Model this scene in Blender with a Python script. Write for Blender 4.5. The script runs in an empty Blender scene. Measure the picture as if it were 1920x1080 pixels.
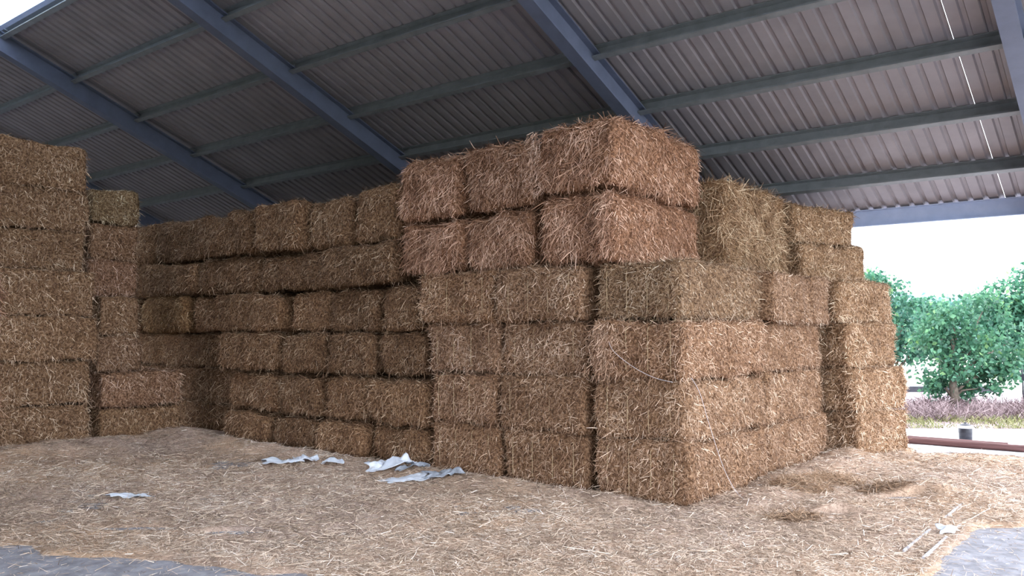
import bpy, math, random
import numpy as np
from mathutils import Vector, Matrix

random.seed(7)
RNG = np.random.default_rng(7)
SC = bpy.context.scene
COL = SC.collection
PI = math.pi

# ------------------------------------------------------------------ camera
HEAD = math.radians(38.556)          # the camera looks across the barn at this angle
CAM_H = 1.75
cam_data = bpy.data.cameras.new('camera')
cam_data.sensor_width = 36.0
cam_data.lens = 29.25
cam_data.clip_end = 800
cam = bpy.data.objects.new('camera', cam_data)
cam.location = (0, 0, CAM_H)
cam.rotation_euler = (math.radians(90 + 3.046), 0, HEAD)
COL.objects.link(cam)
SC.camera = cam

# ------------------------------------------------------------------ sky, exposure
world = bpy.data.worlds.new('overcast_sky')
SC.world = world
world.use_nodes = True
bg = world.node_tree.nodes['Background']
bg.inputs['Color'].default_value = (0.87, 0.91, 1.0, 1)
bg.inputs['Strength'].default_value = 4.6
SC.view_settings.view_transform = 'Standard'
SC.view_settings.look = 'None'
SC.view_settings.exposure = 0.8
SC.view_settings.gamma = 1.0
SC.view_settings.use_curve_mapping = False

# ------------------------------------------------------------------ helpers
def tag(o, label=None, cat=None, group=None, kind=None):
    if label: o['label'] = label
    if cat: o['category'] = cat
    if group: o['group'] = group
    if kind: o['kind'] = kind
    return o

def empty(name, loc=(0, 0, 0), parent=None):
    o = bpy.data.objects.new(name, None)
    o.empty_display_size = 0.2
    o.location = loc
    COL.objects.link(o)
    if parent: o.parent = parent
    return o

def mesh_np(name, V, F, smooth=False):
    """V (n,3) float, F (m,k) int -> mesh"""
    V = np.ascontiguousarray(V, dtype=np.float32)
    F = np.ascontiguousarray(F, dtype=np.int32)
    me = bpy.data.meshes.new(name)
    me.vertices.add(len(V))
    me.vertices.foreach_set('co', V.ravel())
    k = F.shape[1]
    me.loops.add(F.size)
    me.loops.foreach_set('vertex_index', F.ravel())
    me.polygons.add(len(F))
    me.polygons.foreach_set('loop_start', np.arange(0, F.size, k, dtype=np.int32))
    me.polygons.foreach_set('loop_total', np.full(len(F), k, dtype=np.int32))
    if smooth:
        me.polygons.foreach_set('use_smooth', np.ones(len(F), dtype=bool))
    me.update(calc_edges=True)
    return me

def obj(name, me, mat, parent=None, color=None):
    o = bpy.data.objects.new(name, me)
    COL.objects.link(o)
    if mat and not me.materials:
        me.materials.append(mat)
    if parent: o.parent = parent
    if color: o.color = (*color, 1)
    return o

class MB:
    def __init__(s): s.v = []; s.f = []
    def add(s, vs, fs):
        b = len(s.v); s.v += [tuple(p) for p in vs]; s.f += [tuple(i + b for i in f) for f in fs]
    def box(s, a, b, fn=None):
        (x0, y0, z0), (x1, y1, z1) = a, b
        vs = [(x, y, z) for z in (z0, z1) for y in (y0, y1) for x in (x0, x1)]
        if fn: vs = [fn(*p) for p in vs]
        s.add(vs, [(0, 2, 3, 1), (4, 5, 7, 6), (0, 1, 5, 4), (2, 6, 7, 3), (0, 4, 6, 2), (1, 3, 7, 5)])
    def tube(s, pts, rad, n=8, cap=True):
        pts = [Vector(p) for p in pts]
        rs = rad if isinstance(rad, (list, tuple)) else [rad] * len(pts)
        rings = []
        up = Vector((0.31, 0.17, 0.93)).normalized()
        for i, p in enumerate(pts):
            t = (pts[min(i + 1, len(pts) - 1)] - pts[max(i - 1, 0)])
            t = t.normalized() if t.length > 1e-9 else Vector((0, 0, 1))
            a = t.cross(up)
            if a.length < 1e-3: a = t.cross(Vector((1, 0, 0)))
            a.normalize(); b = t.cross(a)
            rings.append([p + (a * math.cos(2 * PI * k / n) + b * math.sin(2 * PI * k / n)) * rs[i] for k in range(n)])
        vs = [v for r in rings for v in r]
        fs = []
        for i in range(len(rings) - 1):
            for k in range(n):
                fs.append((i * n + k, i * n + (k + 1) % n, (i + 1) * n + (k + 1) % n, (i + 1) * n + k))
        if cap:
            fs.append(tuple(range(n))[::-1]); fs.append(tuple((len(rings) - 1) * n + k for k in range(n)))
        s.add(vs, fs)
    def lathe(s, prof, c=(0, 0, 0), n=24):
        vs = [(c[0] + r * math.cos(2 * PI * k / n), c[1] + r * math.sin(2 * PI * k / n), c[2] + z) for r, z in prof for k in range(n)]
        fs = [(i * n + k, i * n + (k + 1) % n, (i + 1) * n + (k + 1) % n, (i + 1) * n + k) for i in range(len(prof) - 1) for k in range(n)]
        s.add(vs, fs)
    def build(s, name, mat, parent=None, smooth=False, color=None):
        me = bpy.data.meshes.new(name)
        me.from_pydata(s.v, [], s.f)
        if smooth:
            me.polygons.foreach_set('use_smooth', np.ones(len(me.polygons), dtype=bool))
        me.update()
        return obj(name, me, mat, parent, color)

def _hash(i, j, k, seed):
    h = (i * 374761393 + j * 668265263 + k * 2147483647 + seed * 974711) & 0xffffffff
    h = ((h ^ (h >> 13)) * 1274126177) & 0xffffffff
    h = ((h ^ (h >> 16)) * 2246822519) & 0xffffffff
    return ((h ^ (h >> 15)) & 0xffffff) / float(0xffffff) * 2 - 1

def vnoise(P, seed=0):
    P = np.asarray(P, dtype=np.float64)
    I = np.floor(P).astype(np.int64); Fr = P - I
    Fr = Fr * Fr * (3 - 2 * Fr)
    out = 0
    for a in (0, 1):
        for b in (0, 1):
            for c in (0, 1):
                w = (Fr[:, 0] if a else 1 - Fr[:, 0]) * (Fr[:, 1] if b else 1 - Fr[:, 1]) * (Fr[:, 2] if c else 1 - Fr[:, 2])
                out = out + w * _hash(I[:, 0] + a, I[:, 1] + b, I[:, 2] + c, seed)
    return out

def fbm(P, seed=0, octv=3):
    s = 0; a = 1; t = 0
    for k in range(octv):
        s = s + a * vnoise(np.asarray(P) * (2 ** k), seed + 17 * k); t += a; a *= 0.5
    return s / t

def nrm(a):
    return a / np.maximum(np.linalg.norm(a, axis=1, keepdims=True), 1e-9)

# ------------------------------------------------------------------ materials
def new_mat(name):
    m = bpy.data.materials.new(name); m.use_nodes = True
    nt = m.node_tree; b = nt.nodes['Principled BSDF']
    return m, nt, b

def node(nt, t, **kw):
    n = nt.nodes.new(t)
    for k, v in kw.items():
        setattr(n, k, v)
    return n

def ramp(nt, stops):
    r = nt.nodes.new('ShaderNodeValToRGB')
    e = r.color_ramp.elements
    e[0].position = stops[0][0]; e[0].color = (*stops[0][1], 1)
    e[1].position = stops[-1][0]; e[1].color = (*stops[-1][1], 1)
    for p, c in stops[1:-1]:
        x = e.new(p); x.color = (*c, 1)
    return r

def mul_obj_color(nt, sock):
    oi = nt.nodes.new('ShaderNodeObjectInfo')
    mx = nt.nodes.new('ShaderNodeMix'); mx.data_type = 'RGBA'; mx.blend_type = 'MULTIPLY'
    mx.inputs[0].default_value = 1
    nt.links.new(sock, mx.inputs[6]); nt.links.new(oi.outputs['Color'], mx.inputs[7])
    return mx.outputs[2]

def noise_mat(name, stops, scale=8, detail=6, rough=0.8, bump=0.0, bscale=None, spec=0.3, metal=0.0, stretch=None, objcol=False):
    m, nt, b = new_mat(name)
    tc = node(nt, 'ShaderNodeTexCoord')
    src = tc.outputs['Object']
    if stretch:
        mp = node(nt, 'ShaderNodeMapping'); mp.inputs['Scale'].default_value = stretch
        nt.links.new(src, mp.inputs[0]); src = mp.outputs[0]
    n = node(nt, 'ShaderNodeTexNoise'); n.inputs['Scale'].default_value = scale; n.inputs['Detail'].default_value = detail
    n.inputs['Roughness'].default_value = 0.62
    nt.links.new(src, n.inputs['Vector'])
    r = ramp(nt, stops); nt.links.new(n.outputs['Fac'], r.inputs[0])
    out = r.outputs[0]
    if objcol: out = mul_obj_color(nt, out)
    nt.links.new(out, b.inputs['Base Color'])
    b.inputs['Roughness'].default_value = rough
    b.inputs['Metallic'].default_value = metal
    b.inputs['Specular IOR Level'].default_value = spec
    if bump:
        n2 = node(nt, 'ShaderNodeTexNoise'); n2.inputs['Scale'].default_value = bscale or scale * 4; n2.inputs['Detail'].default_value = 5
        nt.links.new(src, n2.inputs['Vector'])
        bp = node(nt, 'ShaderNodeBump'); bp.inputs['Strength'].default_value = bump; bp.inputs['Distance'].default_value = 0.02
        nt.links.new(n2.outputs['Fac'], bp.inputs['Height']); nt.links.new(bp.outputs[0], b.inputs['Normal'])
    return m

def attr_mat(name, stops, rough=0.65, spec=0.25, transl=0.0):
    m, nt, b = new_mat(name)
    at = node(nt, 'ShaderNodeAttribute', attribute_name='rnd')
    r = ramp(nt, stops); nt.links.new(at.outputs['Fac'], r.inputs[0])
    out = mul_obj_color(nt, r.outputs[0])
    nt.links.new(out, b.inputs['Base Color'])
    b.inputs['Roughness'].default_value = rough
    b.inputs['Specular IOR Level'].default_value = spec
    if transl:
        t = node(nt, 'ShaderNodeBsdfTranslucent'); nt.links.new(out, t.inputs[0])
        mx = node(nt, 'ShaderNodeMixShader'); mx.inputs[0].default_value = transl
        nt.links.new(b.outputs[0], mx.inputs[1]); nt.links.new(t.outputs[0], mx.inputs[2])
        nt.links.new(mx.outputs[0], nt.nodes['Material Output'].inputs[0])
    return m

M = {}
STRAW = [(0.0, (0.09, 0.05, 0.03)), (0.3, (0.27, 0.172, 0.112)), (0.68, (0.50, 0.375, 0.275)), (1.0, (0.90, 0.80, 0.67))]
M['strand'] = attr_mat('straw_stalk', STRAW)
M['bale'] = noise_mat('packed_straw', [(0.34, (0.06, 0.032, 0.018)), (0.5, (0.20, 0.125, 0.076)), (0.68, (0.43, 0.30, 0.20))], scale=34, detail=9, rough=0.9, bump=1.0, bscale=60, spec=0.1, objcol=True)
def straw_floor():
    m, nt, b = new_mat('trodden_straw')
    tc = node(nt, 'ShaderNodeTexCoord')
    def nz(scale, detail, rough=0.6):
        n = node(nt, 'ShaderNodeTexNoise'); n.inputs['Scale'].default_value = scale; n.inputs['Detail'].default_value = detail
        n.inputs['Roughness'].default_value = rough; nt.links.new(tc.outputs['Object'], n.inputs['Vector']); return n
    big, mid, fine = nz(0.35, 4), nz(2.2, 8, 0.65), nz(38, 6, 0.7)
    hue = ramp(nt, [(0.38, (0.66, 0.475, 0.33)), (0.62, (0.63, 0.50, 0.43))]); nt.links.new(big.outputs[0], hue.inputs[0])
    v1 = ramp(nt, [(0.30, (0.45, 0.42, 0.40)), (0.48, (0.88, 0.86, 0.84)), (0.7, (1.12, 1.10, 1.08))]); nt.links.new(mid.outputs[0], v1.inputs[0])
    v2 = ramp(nt, [(0.30, (0.55, 0.50, 0.46)), (0.52, (1.0, 1.0, 1.0)), (0.72, (1.35, 1.35, 1.35))]); nt.links.new(fine.outputs[0], v2.inputs[0])
    def mul(a, c):
        mx = node(nt, 'ShaderNodeMix'); mx.data_type = 'RGBA'; mx.blend_type = 'MULTIPLY'; mx.inputs[0].default_value = 1
        nt.links.new(a, mx.inputs[6]); nt.links.new(c, mx.inputs[7]); return mx.outputs[2]
    nt.links.new(mul(mul(hue.outputs[0], v1.outputs[0]), v2.outputs[0]), b.inputs['Base Color'])
    b.inputs['Roughness'].default_value = 0.9; b.inputs['Specular IOR Level'].default_value = 0.1
    bp = node(nt, 'ShaderNodeBump'); bp.inputs['Strength'].default_value = 0.9; bp.inputs['Distance'].default_value = 0.02
    nt.links.new(fine.outputs[0], bp.inputs['Height']); nt.links.new(bp.outputs[0], b.inputs['Normal'])
    return m
M['mat'] = straw_floor()
M['litter'] = attr_mat('litter_stalk', [(0.0, (0.16, 0.115, 0.085)), (0.35, (0.50, 0.375, 0.275)), (0.75, (0.80, 0.655, 0.525)), (1.0, (0.90, 0.82, 0.74))])
M['concrete'] = noise_mat('concrete', [(0.32, (0.185, 0.185, 0.205)), (0.5, (0.29, 0.29, 0.32)), (0.7, (0.41, 0.41, 0.45))], scale=7, detail=12, rough=0.75, bump=0.15, bscale=60)
M['sheet'] = noise_mat('roof_sheet_metal', [(0.3, (0.25, 0.232, 0.25)), (0.7, (0.325, 0.30, 0.32))], scale=1.6, detail=4, rough=0.6, spec=0.35)
M['blue_steel'] = noise_mat('blue_painted_steel', [(0.3, (0.105, 0.125, 0.185)), (0.7, (0.14, 0.165, 0.24))], scale=3, detail=4, rough=0.5, spec=0.4)
M['purlin'] = noise_mat('galvanised_steel', [(0.3, (0.165, 0.18, 0.19)), (0.7, (0.23, 0.25, 0.265))], scale=5, detail=4, rough=0.5, spec=0.5)
M['eave'] = noise_mat('pale_blue_steel', [(0.3, (0.36, 0.45, 0.66)), (0.7, (0.44, 0.53, 0.74))], scale=4, detail=3, rough=0.5, spec=0.4)
M['twine'] = noise_mat('white_twine', [(0.3, (0.62, 0.60, 0.64)), (0.7, (0.80, 0.78, 0.82))], scale=40, rough=0.6)
M['old_twine'] = noise_mat('straw_coloured_twine', [(0.3, (0.40, 0.30, 0.17)), (0.7, (0.55, 0.43, 0.27))], scale=40, rough=0.8)
M['plastic'] = noise_mat('white_plastic_film', [(0.3, (0.62, 0.68, 0.78)), (0.7, (0.80, 0.85, 0.92))], scale=9, rough=0.45, spec=0.5)
M['strip'] = noise_mat('worn_white_steel', [(0.35, (0.25, 0.24, 0.25)), (0.55, (0.60, 0.60, 0.64))], scale=14, rough=0.6)
M['grey_plastic'] = noise_mat('grey_plastic_film', [(0.35, (0.16, 0.18, 0.21)), (0.6, (0.42, 0.46, 0.52))], scale=7, rough=0.45, spec=0.5)

# translucent ridge light
m, nt, b = new_mat('translucent_rooflight')
b.inputs['Base Color'].default_value = (0.85, 0.9, 0.95, 1); b.inputs['Roughness'].default_value = 0.4
t = node(nt, 'ShaderNodeBsdfTranslucent'); t.inputs[0].default_value = (0.9, 0.94, 0.97, 1)
mx = node(nt, 'ShaderNodeMixShader'); mx.inputs[0].default_value = 0.85
nt.links.new(b.outputs[0], mx.inputs[1]); nt.links.new(t.outputs[0], mx.inputs[2])
nt.links.new(mx.outputs[0], nt.nodes['Material Output'].inputs[0])
M['rooflight'] = m

# ------------------------------------------------------------------ roof
A = math.radians(22.2)
SA, CA = math.sin(A), math.cos(A)
RIDGE_S = 2.62
def slope_pt(X, s, d):
    """point on the far roof slope: s runs down the slope, d is the height of the layer square to it"""
    return (X, d * SA + s * CA, CAM_H + d * CA - s * SA)
RIDGE_Y = 7.25 * SA + RIDGE_S * CA
def near_pt(X, s, d):
    x, y, z = slope_pt(X, s, d)
    return (x, 2 * RIDGE_Y - y, z)

S_TOP, S_EAVE = 3.33, 12.52
JOINT = -1.93
SHEET_W = 1.04
RAF_X = [6.8 * c - 0.05 for c in (0.25, -0.18, -0.894, -1.640, -2.385, -3.13, -3.87)]
ROOF_X0, ROOF_X1 = -30.0, 1.75
roof = empty('ceiling', (0, RIDGE_Y, 0)); tag(roof, kind='structure')

def add_part(mb, name, mat, smooth=False):
    o = mb.build(name, mat, None, smooth); o.parent = roof
    o.matrix_parent_inverse = Matrix.Translation((0, -RIDGE_Y, 0))
    return o

def sheet_mesh(pt, s0, s1, d, w, name):
    n = 5; p = w / n
    prof = []
    for k in range(n):
        x = k * p
        prof += [(x, 0), (x + p * 0.62, 0), (x + p * 0.70, 0.036), (x + p * 0.92, 0.036)]
    prof.append((w, 0))
    V = []; F = []
    for s in (s0, s1):
        V += [pt(x, s, d + h) for x, h in prof]
    q = len(prof)
    F = [(i, i + 1, q + i + 1, q + i) for i in range(q - 1)]
    me = bpy.data.meshes.new(name); me.from_pydata(V, [], F); me.update()
    me.materials.append(M['sheet'])
    return me

for pt, nm in ((slope_pt, 'far'), (near_pt, 'near')):
    me = sheet_mesh(pt, S_TOP, S_EAVE, 7.25, SHEET_W, 'roof_sheet')
    k0 = math.floor((ROOF_X0 - JOINT) / SHEET_W); k1 = math.ceil((ROOF_X1 - JOINT) / SHEET_W)
    for k in range(k0, k1):
        o = bpy.data.objects.new('roof_sheet', me); COL.objects.link(o); o.parent = roof
        o.matrix_parent_inverse = Matrix.Translation((0, -RIDGE_Y, 0))
        gap = 0.0015 if k == 0 else (-0.0015 if k == -1 else 0)
        o.location = (JOINT + k * SHEET_W + gap, 0, 0)

# ridge light panels
L = (ROOF_X1 - ROOF_X0) / 10
for pt in (slope_pt, near_pt):
    for k in range(10):
        mb = MB()
        x0 = ROOF_X0 + k * L
        mb.box((x0, RIDGE_S - 0.01, 7.28), (x0 + L - 0.01, S_TOP + 0.02, 7.284), pt)
        add_part(mb, 'ridge_light_panel', M['rooflight'])
mb = MB()
mb.box((ROOF_X0, 3.17, 7.1), (ROOF_X1, 3.25, 7.22), slope_pt)
add_part(mb, 'ridge_purlin', M['eave'])
mb = MB()
mb.box((ROOF_X0, 3.17, 7.1), (ROOF_X1, 3.25, 7.22), near_pt)
add_part(mb, 'ridge_purlin', M['eave'])

# purlins, one length to each bay: an open channel whose mouth faces up the slope
PUR_S = [7.0 * (0.863 + 0.1905 * k) for k in (-2, -1, 0, 1, 2, 3, 4)]
edges = sorted(RAF_X + [ROOF_X0, ROOF_X1])
def purlin(mb, x0, x1, s, pt):
    for (a0, a1, d0, d1) in ((0, 0.012, 7.03, 7.235), (-0.07, 0.0, 7.225, 7.237), (-0.07, 0.0, 7.03, 7.04), (-0.075, -0.065, 7.03, 7.055)):
        mb.box((x0, s + a0, d0), (x1, s + a1, d1), pt)
for pt in (slope_pt, near_pt):
    for s in PUR_S:
        for x0, x1 in zip(edges[:-1], edges[1:]):
            mb = MB(); purlin(mb, x0 + 0.015, x1 - 0.015, s, pt)
            add_part(mb, 'purlin', M['purlin'])

# rafters: I section
for pt in (slope_pt, near_pt):
    for X in RAF_X:
        mb = MB()
        mb.box((X - 0.1, 2.45, 6.78), (X + 0.1, S_EAVE - 0.12, 6.80), pt)
        mb.box((X - 0.007, 2.45, 6.80), (X + 0.007, S_EAVE - 0.12, 7.12), pt)
        mb.box((X - 0.1, 2.45, 7.10), (X + 0.1, S_EAVE - 0.12, 7.12), pt)
        add_part(mb, 'rafter', M['blue_steel'])

# eave beams with upright face, and posts
EY, EZ = slope_pt(0, S_EAVE - 0.08, 7.25)[1:]
for ey, sg in ((EY, 1), (2 * RIDGE_Y - EY, -1)):
    for x0, x1 in zip(edges[:-1], edges[1:]):
        mb = MB()
        mb.box((x0, ey - 0.01, EZ - 0.27), (x1, ey + 0.01, EZ - 0.02))
        mb.box((x0, ey - 0.07, EZ - 0.28), (x1, ey + 0.01, EZ - 0.265))
        mb.box((x0, ey - 0.07, EZ - 0.025), (x1, ey + 0.01, EZ - 0.012))
        add_part(mb, 'eave_beam', M['eave'])
    for X in RAF_X:
        mb = MB()
        y0 = ey - sg * 0.2
        mb.box((X - 0.1, y0 - 0.13, 0), (X + 0.1, y0 - 0.115, EZ - 0.1))
        mb.box((X - 0.1, y0 + 0.115, 0), (X + 0.1, y0 + 0.13, EZ - 0.1))
        mb.box((X - 0.006, y0 - 0.12, 0), (X + 0.006, y0 + 0.12, EZ - 0.1))
        add_part(mb, 'post', M['blue_steel'])

# unseen sheeted wall added behind the stack to block light from the eave
mb = MB()
bx0, bx1 = ROOF_X0, -4.4
nseg = int((bx1 - bx0) / 0.2)
xs = [bx0 + (bx1 - bx0) * k / nseg for k in range(nseg + 1)]
V = []; F = []
for i, x in enumerate(xs):
    yy = EY + 0.06 + (0.035 if i % 2 else 0)
    V += [(x, yy, 0), (x, yy, EZ - 0.05)]
F = [(2 * i, 2 * i + 2, 2 * i + 3, 2 * i + 1) for i in range(nseg)]
me = bpy.data.meshes.new('wall_back_blocker'); me.from_pydata(V, [], F); me.update()
tag(obj('wall_back_blocker', me, M['sheet']), kind='structure')
# unseen sheeted wall added on the viewer's side to cut light, ends open
V = []; NW0, NW1 = -9.5, -1.0
for i in range(71):
    yy = 2 * RIDGE_Y - EY - 0.06 - (0.035 if i % 2 else 0)
    V += [(NW0 + (NW1 - NW0) * i / 70, yy, 0), (NW0 + (NW1 - NW0) * i / 70, yy, EZ - 0.05)]
me = bpy.data.meshes.new('wall_front_blocker'); me.from_pydata(V, [], [(2 * i, 2 * i + 2, 2 * i + 3, 2 * i + 1) for i in range(70)]); me.update()
tag(obj('wall_front_blocker', me, M['sheet']), kind='structure')
# unseen sheeted gable end added at far left to darken the roof there
V = []; ys = [2 * RIDGE_Y - EY + (2 * (EY - RIDGE_Y)) * k / 90 for k in range(91)]
for i, y in enumerate(ys):
    zt = EZ + (EY - RIDGE_Y - abs(y - RIDGE_Y)) * SA / CA - 0.05
    xx = ROOF_X0 - (0.035 if i % 2 else 0)
    V += [(xx, y, 0), (xx, y, zt)]
me = bpy.data.meshes.new('wall_left_blocker'); me.from_pydata(V, [], [(2 * i, 2 * i + 2, 2 * i + 3, 2 * i + 1) for i in range(90)]); me.update()
tag(obj('wall_left_blocker', me, M['sheet']), kind='structure')

# ------------------------------------------------------------------ floor
def quad_plane(name, pts, mat, kind='structure'):
    mb = MB()
    n = len(pts)
    mb.add(pts, [tuple(range(n))])
    return tag(mb.build(name, mat), kind=kind)

mb = MB()
mb.box((ROOF_X0 - 1, -5.0, -0.25), (6.0, 13.75, 0.0))
tag(mb.build('floor', M['concrete']), kind='structure')

def uv(u, v, z=0.0):
    return (u * 0.7819 - v * 0.6234, u * 0.6234 + v * 0.7819, z)

def bare(X, Y):
    """>0 where the concrete lies bare of straw"""
    n = fbm(np.stack([X * 1.3, Y * 1.3, X * 0 + 3.3], 1), 5, 3)
    n2 = fbm(np.stack([X * 4, Y * 4, X * 0 + 1.3], 1), 9, 2)
    # left front patch: nearer than a line through (-7.6,2.8) and (-5.4,3.5)
    p1 = -(Y - (3.05 + 0.42 * (X + 6.9))) * 1.4 + n * 0.45 + n2 * 0.25
    p1 = np.where(X > -5.0, p1 - (X + 5.0) * 1.6, p1)
    # right front slab: right of X = -1.45, up to about Y = 8.3
    p2 = np.minimum((X + 1.45) * 3.0, (8.5 + 0.9 * (X + 1.45) - Y) * 0.8) + n * 0.12 + n2 * 0.22
    def spot(cx, cy, rx, ry, rot):
        c, s_ = math.cos(rot), math.sin(rot)
        a_ = ((X - cx) * c + (Y - cy) * s_) / rx; b_ = (-(X - cx) * s_ + (Y - cy) * c) / ry
        return 0.22 - 0.35 * (a_ * a_ + b_ * b_) + n * 0.25 + n2 * 0.25
    p3 = np.maximum(np.maximum(spot(-7.2, 3.85, 0.55, 0.10, HEAD), spot(-6.45, 4.25, 0.4, 0.11, HEAD)), np.maximum(spot(-2.55, 8.15, 0.22, 0.12, HEAD), spot(-2.3, 9.55, 0.3, 0.12, HEAD)))
    return np.maximum(np.maximum(p1, p2), p3)

def mat_height(X, Y):
    P = np.stack([X, Y, X * 0], 1)
    h = 0.022 + 0.030 * fbm(P * 0.9, 21, 3) + 0.024 * fbm(P * 3.5, 31, 4)
    def mound(cx, cy, rx, ry, hh, rot=0.0):
        c, s = math.cos(rot), math.sin(rot)
        dx, dy = X - cx, Y - cy
        a = (dx * c + dy * s) / rx; b_ = (-dx * s + dy * c) / ry
        return hh * np.exp(-(a * a + b_ * b_)) * (1 + 0.5 * fbm(P * 3.0, 77, 3))
    h = h + mound(-3.45, 9.6, 0.35, 0.7, 0.10) + mound(-3.45, 10.9, 0.35, 0.9, 0.09) + mound(-3.5, 11.6, 0.4, 0.4, 0.08)
    h = h + mound(-3.5, 8.2, 0.25, 0.7, 0.06) + mound(-2.6, 8.3, 0.35, 0.3, 0.09) + mound(-2.2, 9.9, 0.5, 0.35, 0.08)
    h = h + mound(-12.7, 6.2, 0.6, 1.6, 0.10) + mound(-12.2, 7.2, 0.9, 0.35, 0.11) + mound(-10.6, 7.3, 1.4, 0.3, 0.09) + mound(-12.4, 4.6, 0.6, 1.2, 0.12)
    h = h + mound(-8.0, 7.35, 2.2, 0.22, 0.05) + mound(-5.3, 7.4, 1.6, 0.15, 0.05)
    m_ = np.clip((bare(X, Y) + 0.10) / 0.22, 0, 1)
    return h * (1 - m_) - 0.03 * m_

gx = np.arange(-17.0, 5.5, 0.06); gy = np.arange(0.5, 13.7, 0.06)
GX, GY = np.meshgrid(gx, gy, indexing='ij')
Z = mat_height(GX.ravel(), GY.ravel())
V = np.stack([GX.ravel(), GY.ravel(), Z], 1)
nx, ny = len(gx), len(gy)
ii, jj = np.meshgrid(np.arange(nx - 1), np.arange(ny - 1), indexing='ij')
a = (ii * ny + jj).ravel()
F = np.stack([a, a + ny, a + ny + 1, a + 1], 1)
me = mesh_np('straw_bedding', V, F, True)
tag(obj('straw_bedding', me, M['mat']), 'trodden layer of loose straw spread over the barn floor', 'straw', kind='stuff')

# ------------------------------------------------------------------ stalk builder
def stalks(P, D, N, length, width, bend, rnd, segs=2):
    """ribbons: base P, direction D, width square to D in the surface; bend pulls the tip (vector n,3)"""
    n = len(P)
    W = nrm(np.cross(D, N))
    rings = []
    for k in range(segs + 1):
        t = k / segs
        c = P + D * (length * t)[:, None] + bend * (length * t * t)[:, None]
        w = W * (width * (0.5 if k < segs else 0.3))[:, None]
        rings += [c - w, c + w]
    V = np.stack(rings, 1).reshape(-1, 3)
    k = (segs + 1) * 2
    base = np.arange(n)[:, None] * k
    F = np.concatenate([base + np.array([[2 * s, 2 * s + 1, 2 * s + 3, 2 * s + 2]]) for s in range(segs)], 0)
    return V, F, np.repeat(rnd, k)

def stalk_mesh(name, parts):
    V = np.concatenate([p[0] for p in parts]); off = 0; Fs = []
    for p in parts:
        Fs.append(p[1] + off); off += len(p[0])
    me = mesh_np(name, V, np.concatenate(Fs))
    at = me.attributes.new('rnd', 'FLOAT', 'POINT')
    at.data.foreach_set('value', np.concatenate([p[2] for p in parts]).astype(np.float32))
    return me

# litter over the floor
def floor_litter(n, umin, umax, vmin, vmax, lmean, wd):
    v = vmin * (vmax / vmin) ** RNG.random(n)
    u = v * (umin + (umax - umin) * RNG.random(n))
    X = u * 0.7819 - v * 0.6234; Y = u * 0.6234 + v * 0.7819
    keep = (bare(X, Y) < RNG.normal(-0.05, 0.10, n)) & (Y < 13.6) & (X > -16) & (X < 5) & (Y > 0.6)
    keep &= ~((X < -3.9) & (Y > 7.75)) & ~((X < -13.1) & (Y > 3.6))
    sparse = RNG.random(n) < 0.07
    keep |= sparse & (Y < 13.6) & (bare(X, Y) > 0) & (Y > 0.6) & (X < 5)
    X, Y, v = X[keep], Y[keep], v[keep]; k = len(X)
    z = np.maximum(mat_height(X, Y), 0) + 0.006
    th = RNG.random(k) * 2 * PI
    tilt = np.abs(RNG.normal(0, 0.2, k))
    D = np.stack([np.cos(th) * np.cos(tilt), np.sin(th) * np.cos(tilt), np.sin(tilt)], 1)
    N = np.tile([[0, 0, 1.0]], (k, 1)) + RNG.normal(0, 0.4, (k, 3))
    ln = lmean * np.exp(RNG.normal(0, 0.5, k)); ln = np.clip(ln, 0.02, 0.3)
    w = wd * np.clip(v / 7.0, 0.7, 1.6) * RNG.uniform(0.7, 1.4, k)
    bend = np.concatenate([RNG.normal(0, 0.25, (k, 2)), -np.abs(RNG.normal(0, 0.08, (k, 1)))], 1)
    shade = np.clip(0.48 + 0.30 * RNG.normal(0, 1, k) + 0.25 * fbm(np.stack([X * 0.8, Y * 0.8, X * 0], 1), 55, 3), 0, 1)
    return stalks(np.stack([X, Y, z], 1), D, N, ln, w, bend, shade, 1)
me = stalk_mesh('straw_litter', [floor_litter(170000, -0.66, 0.66, 3.6, 16.5, 0.041, 0.004), floor_litter(150000, -0.66, 0.66, 6.0, 16.5, 0.052, 0.0046)])
tag(obj('straw_litter', me, M['litter'], color=(1, 1, 1)), 'loose broken straw stalks littered across the barn floor', 'straw', kind='stuff')

# small heaps of loose, darker straw
def clump(x, y, rx, ry, h, n, label, shade0):
    a_ = RNG.random(n) * 2 * PI; q = np.sqrt(RNG.random(n))
    dx, dy_ = rx * q * np.cos(a_), ry * q * np.sin(a_)
    X, Y = x + dx * math.cos(HEAD) - dy_ * math.sin(HEAD), y + dx * math.sin(HEAD) + dy_ * math.cos(HEAD)
    z = np.maximum(mat_height(X, Y), 0) + h * (1 - q ** 2) * RNG.random(n) + 0.006
    th = RNG.random(n) * 2 * PI; tl = RNG.normal(0, 0.3, n)
    D = np.stack([np.cos(th) * np.cos(tl), np.sin(th) * np.cos(tl), np.sin(tl)], 1)
    N = np.tile([[0, 0, 1.0]], (n, 1)) + RNG.normal(0, 0.5, (n, 3))
    st = stalks(np.stack([X - x, Y - y, z], 1), D, N, RNG.uniform(0.04, 0.14, n), RNG.uniform(0.003, 0.006, n), RNG.normal(0, 0.2, (n, 3)), np.clip(RNG.normal(shade0, 0.22, n), 0, 1), 2)
    o = obj('straw_clump', stalk_mesh('straw_clump', [st]), M['litter'], None, (0.85, 0.76, 0.66)); o.location = (x, y, 0)
    tag(o, label, 'straw clump', kind='stuff')
clump(-3.25, 9.15, 0.34, 0.22, 0.12, 1300, 'dark straw clump against the foot of the right stack face', 0.36)
clump(-3.05, 9.75, 0.30, 0.2, 0.12, 1200, 'brown straw clump beside the dark one by the right face', 0.42)
clump(-2.84, 7.75, 0.26, 0.14, 0.06, 800, 'dark trodden straw clump on the floor before the corner', 0.22)
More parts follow.
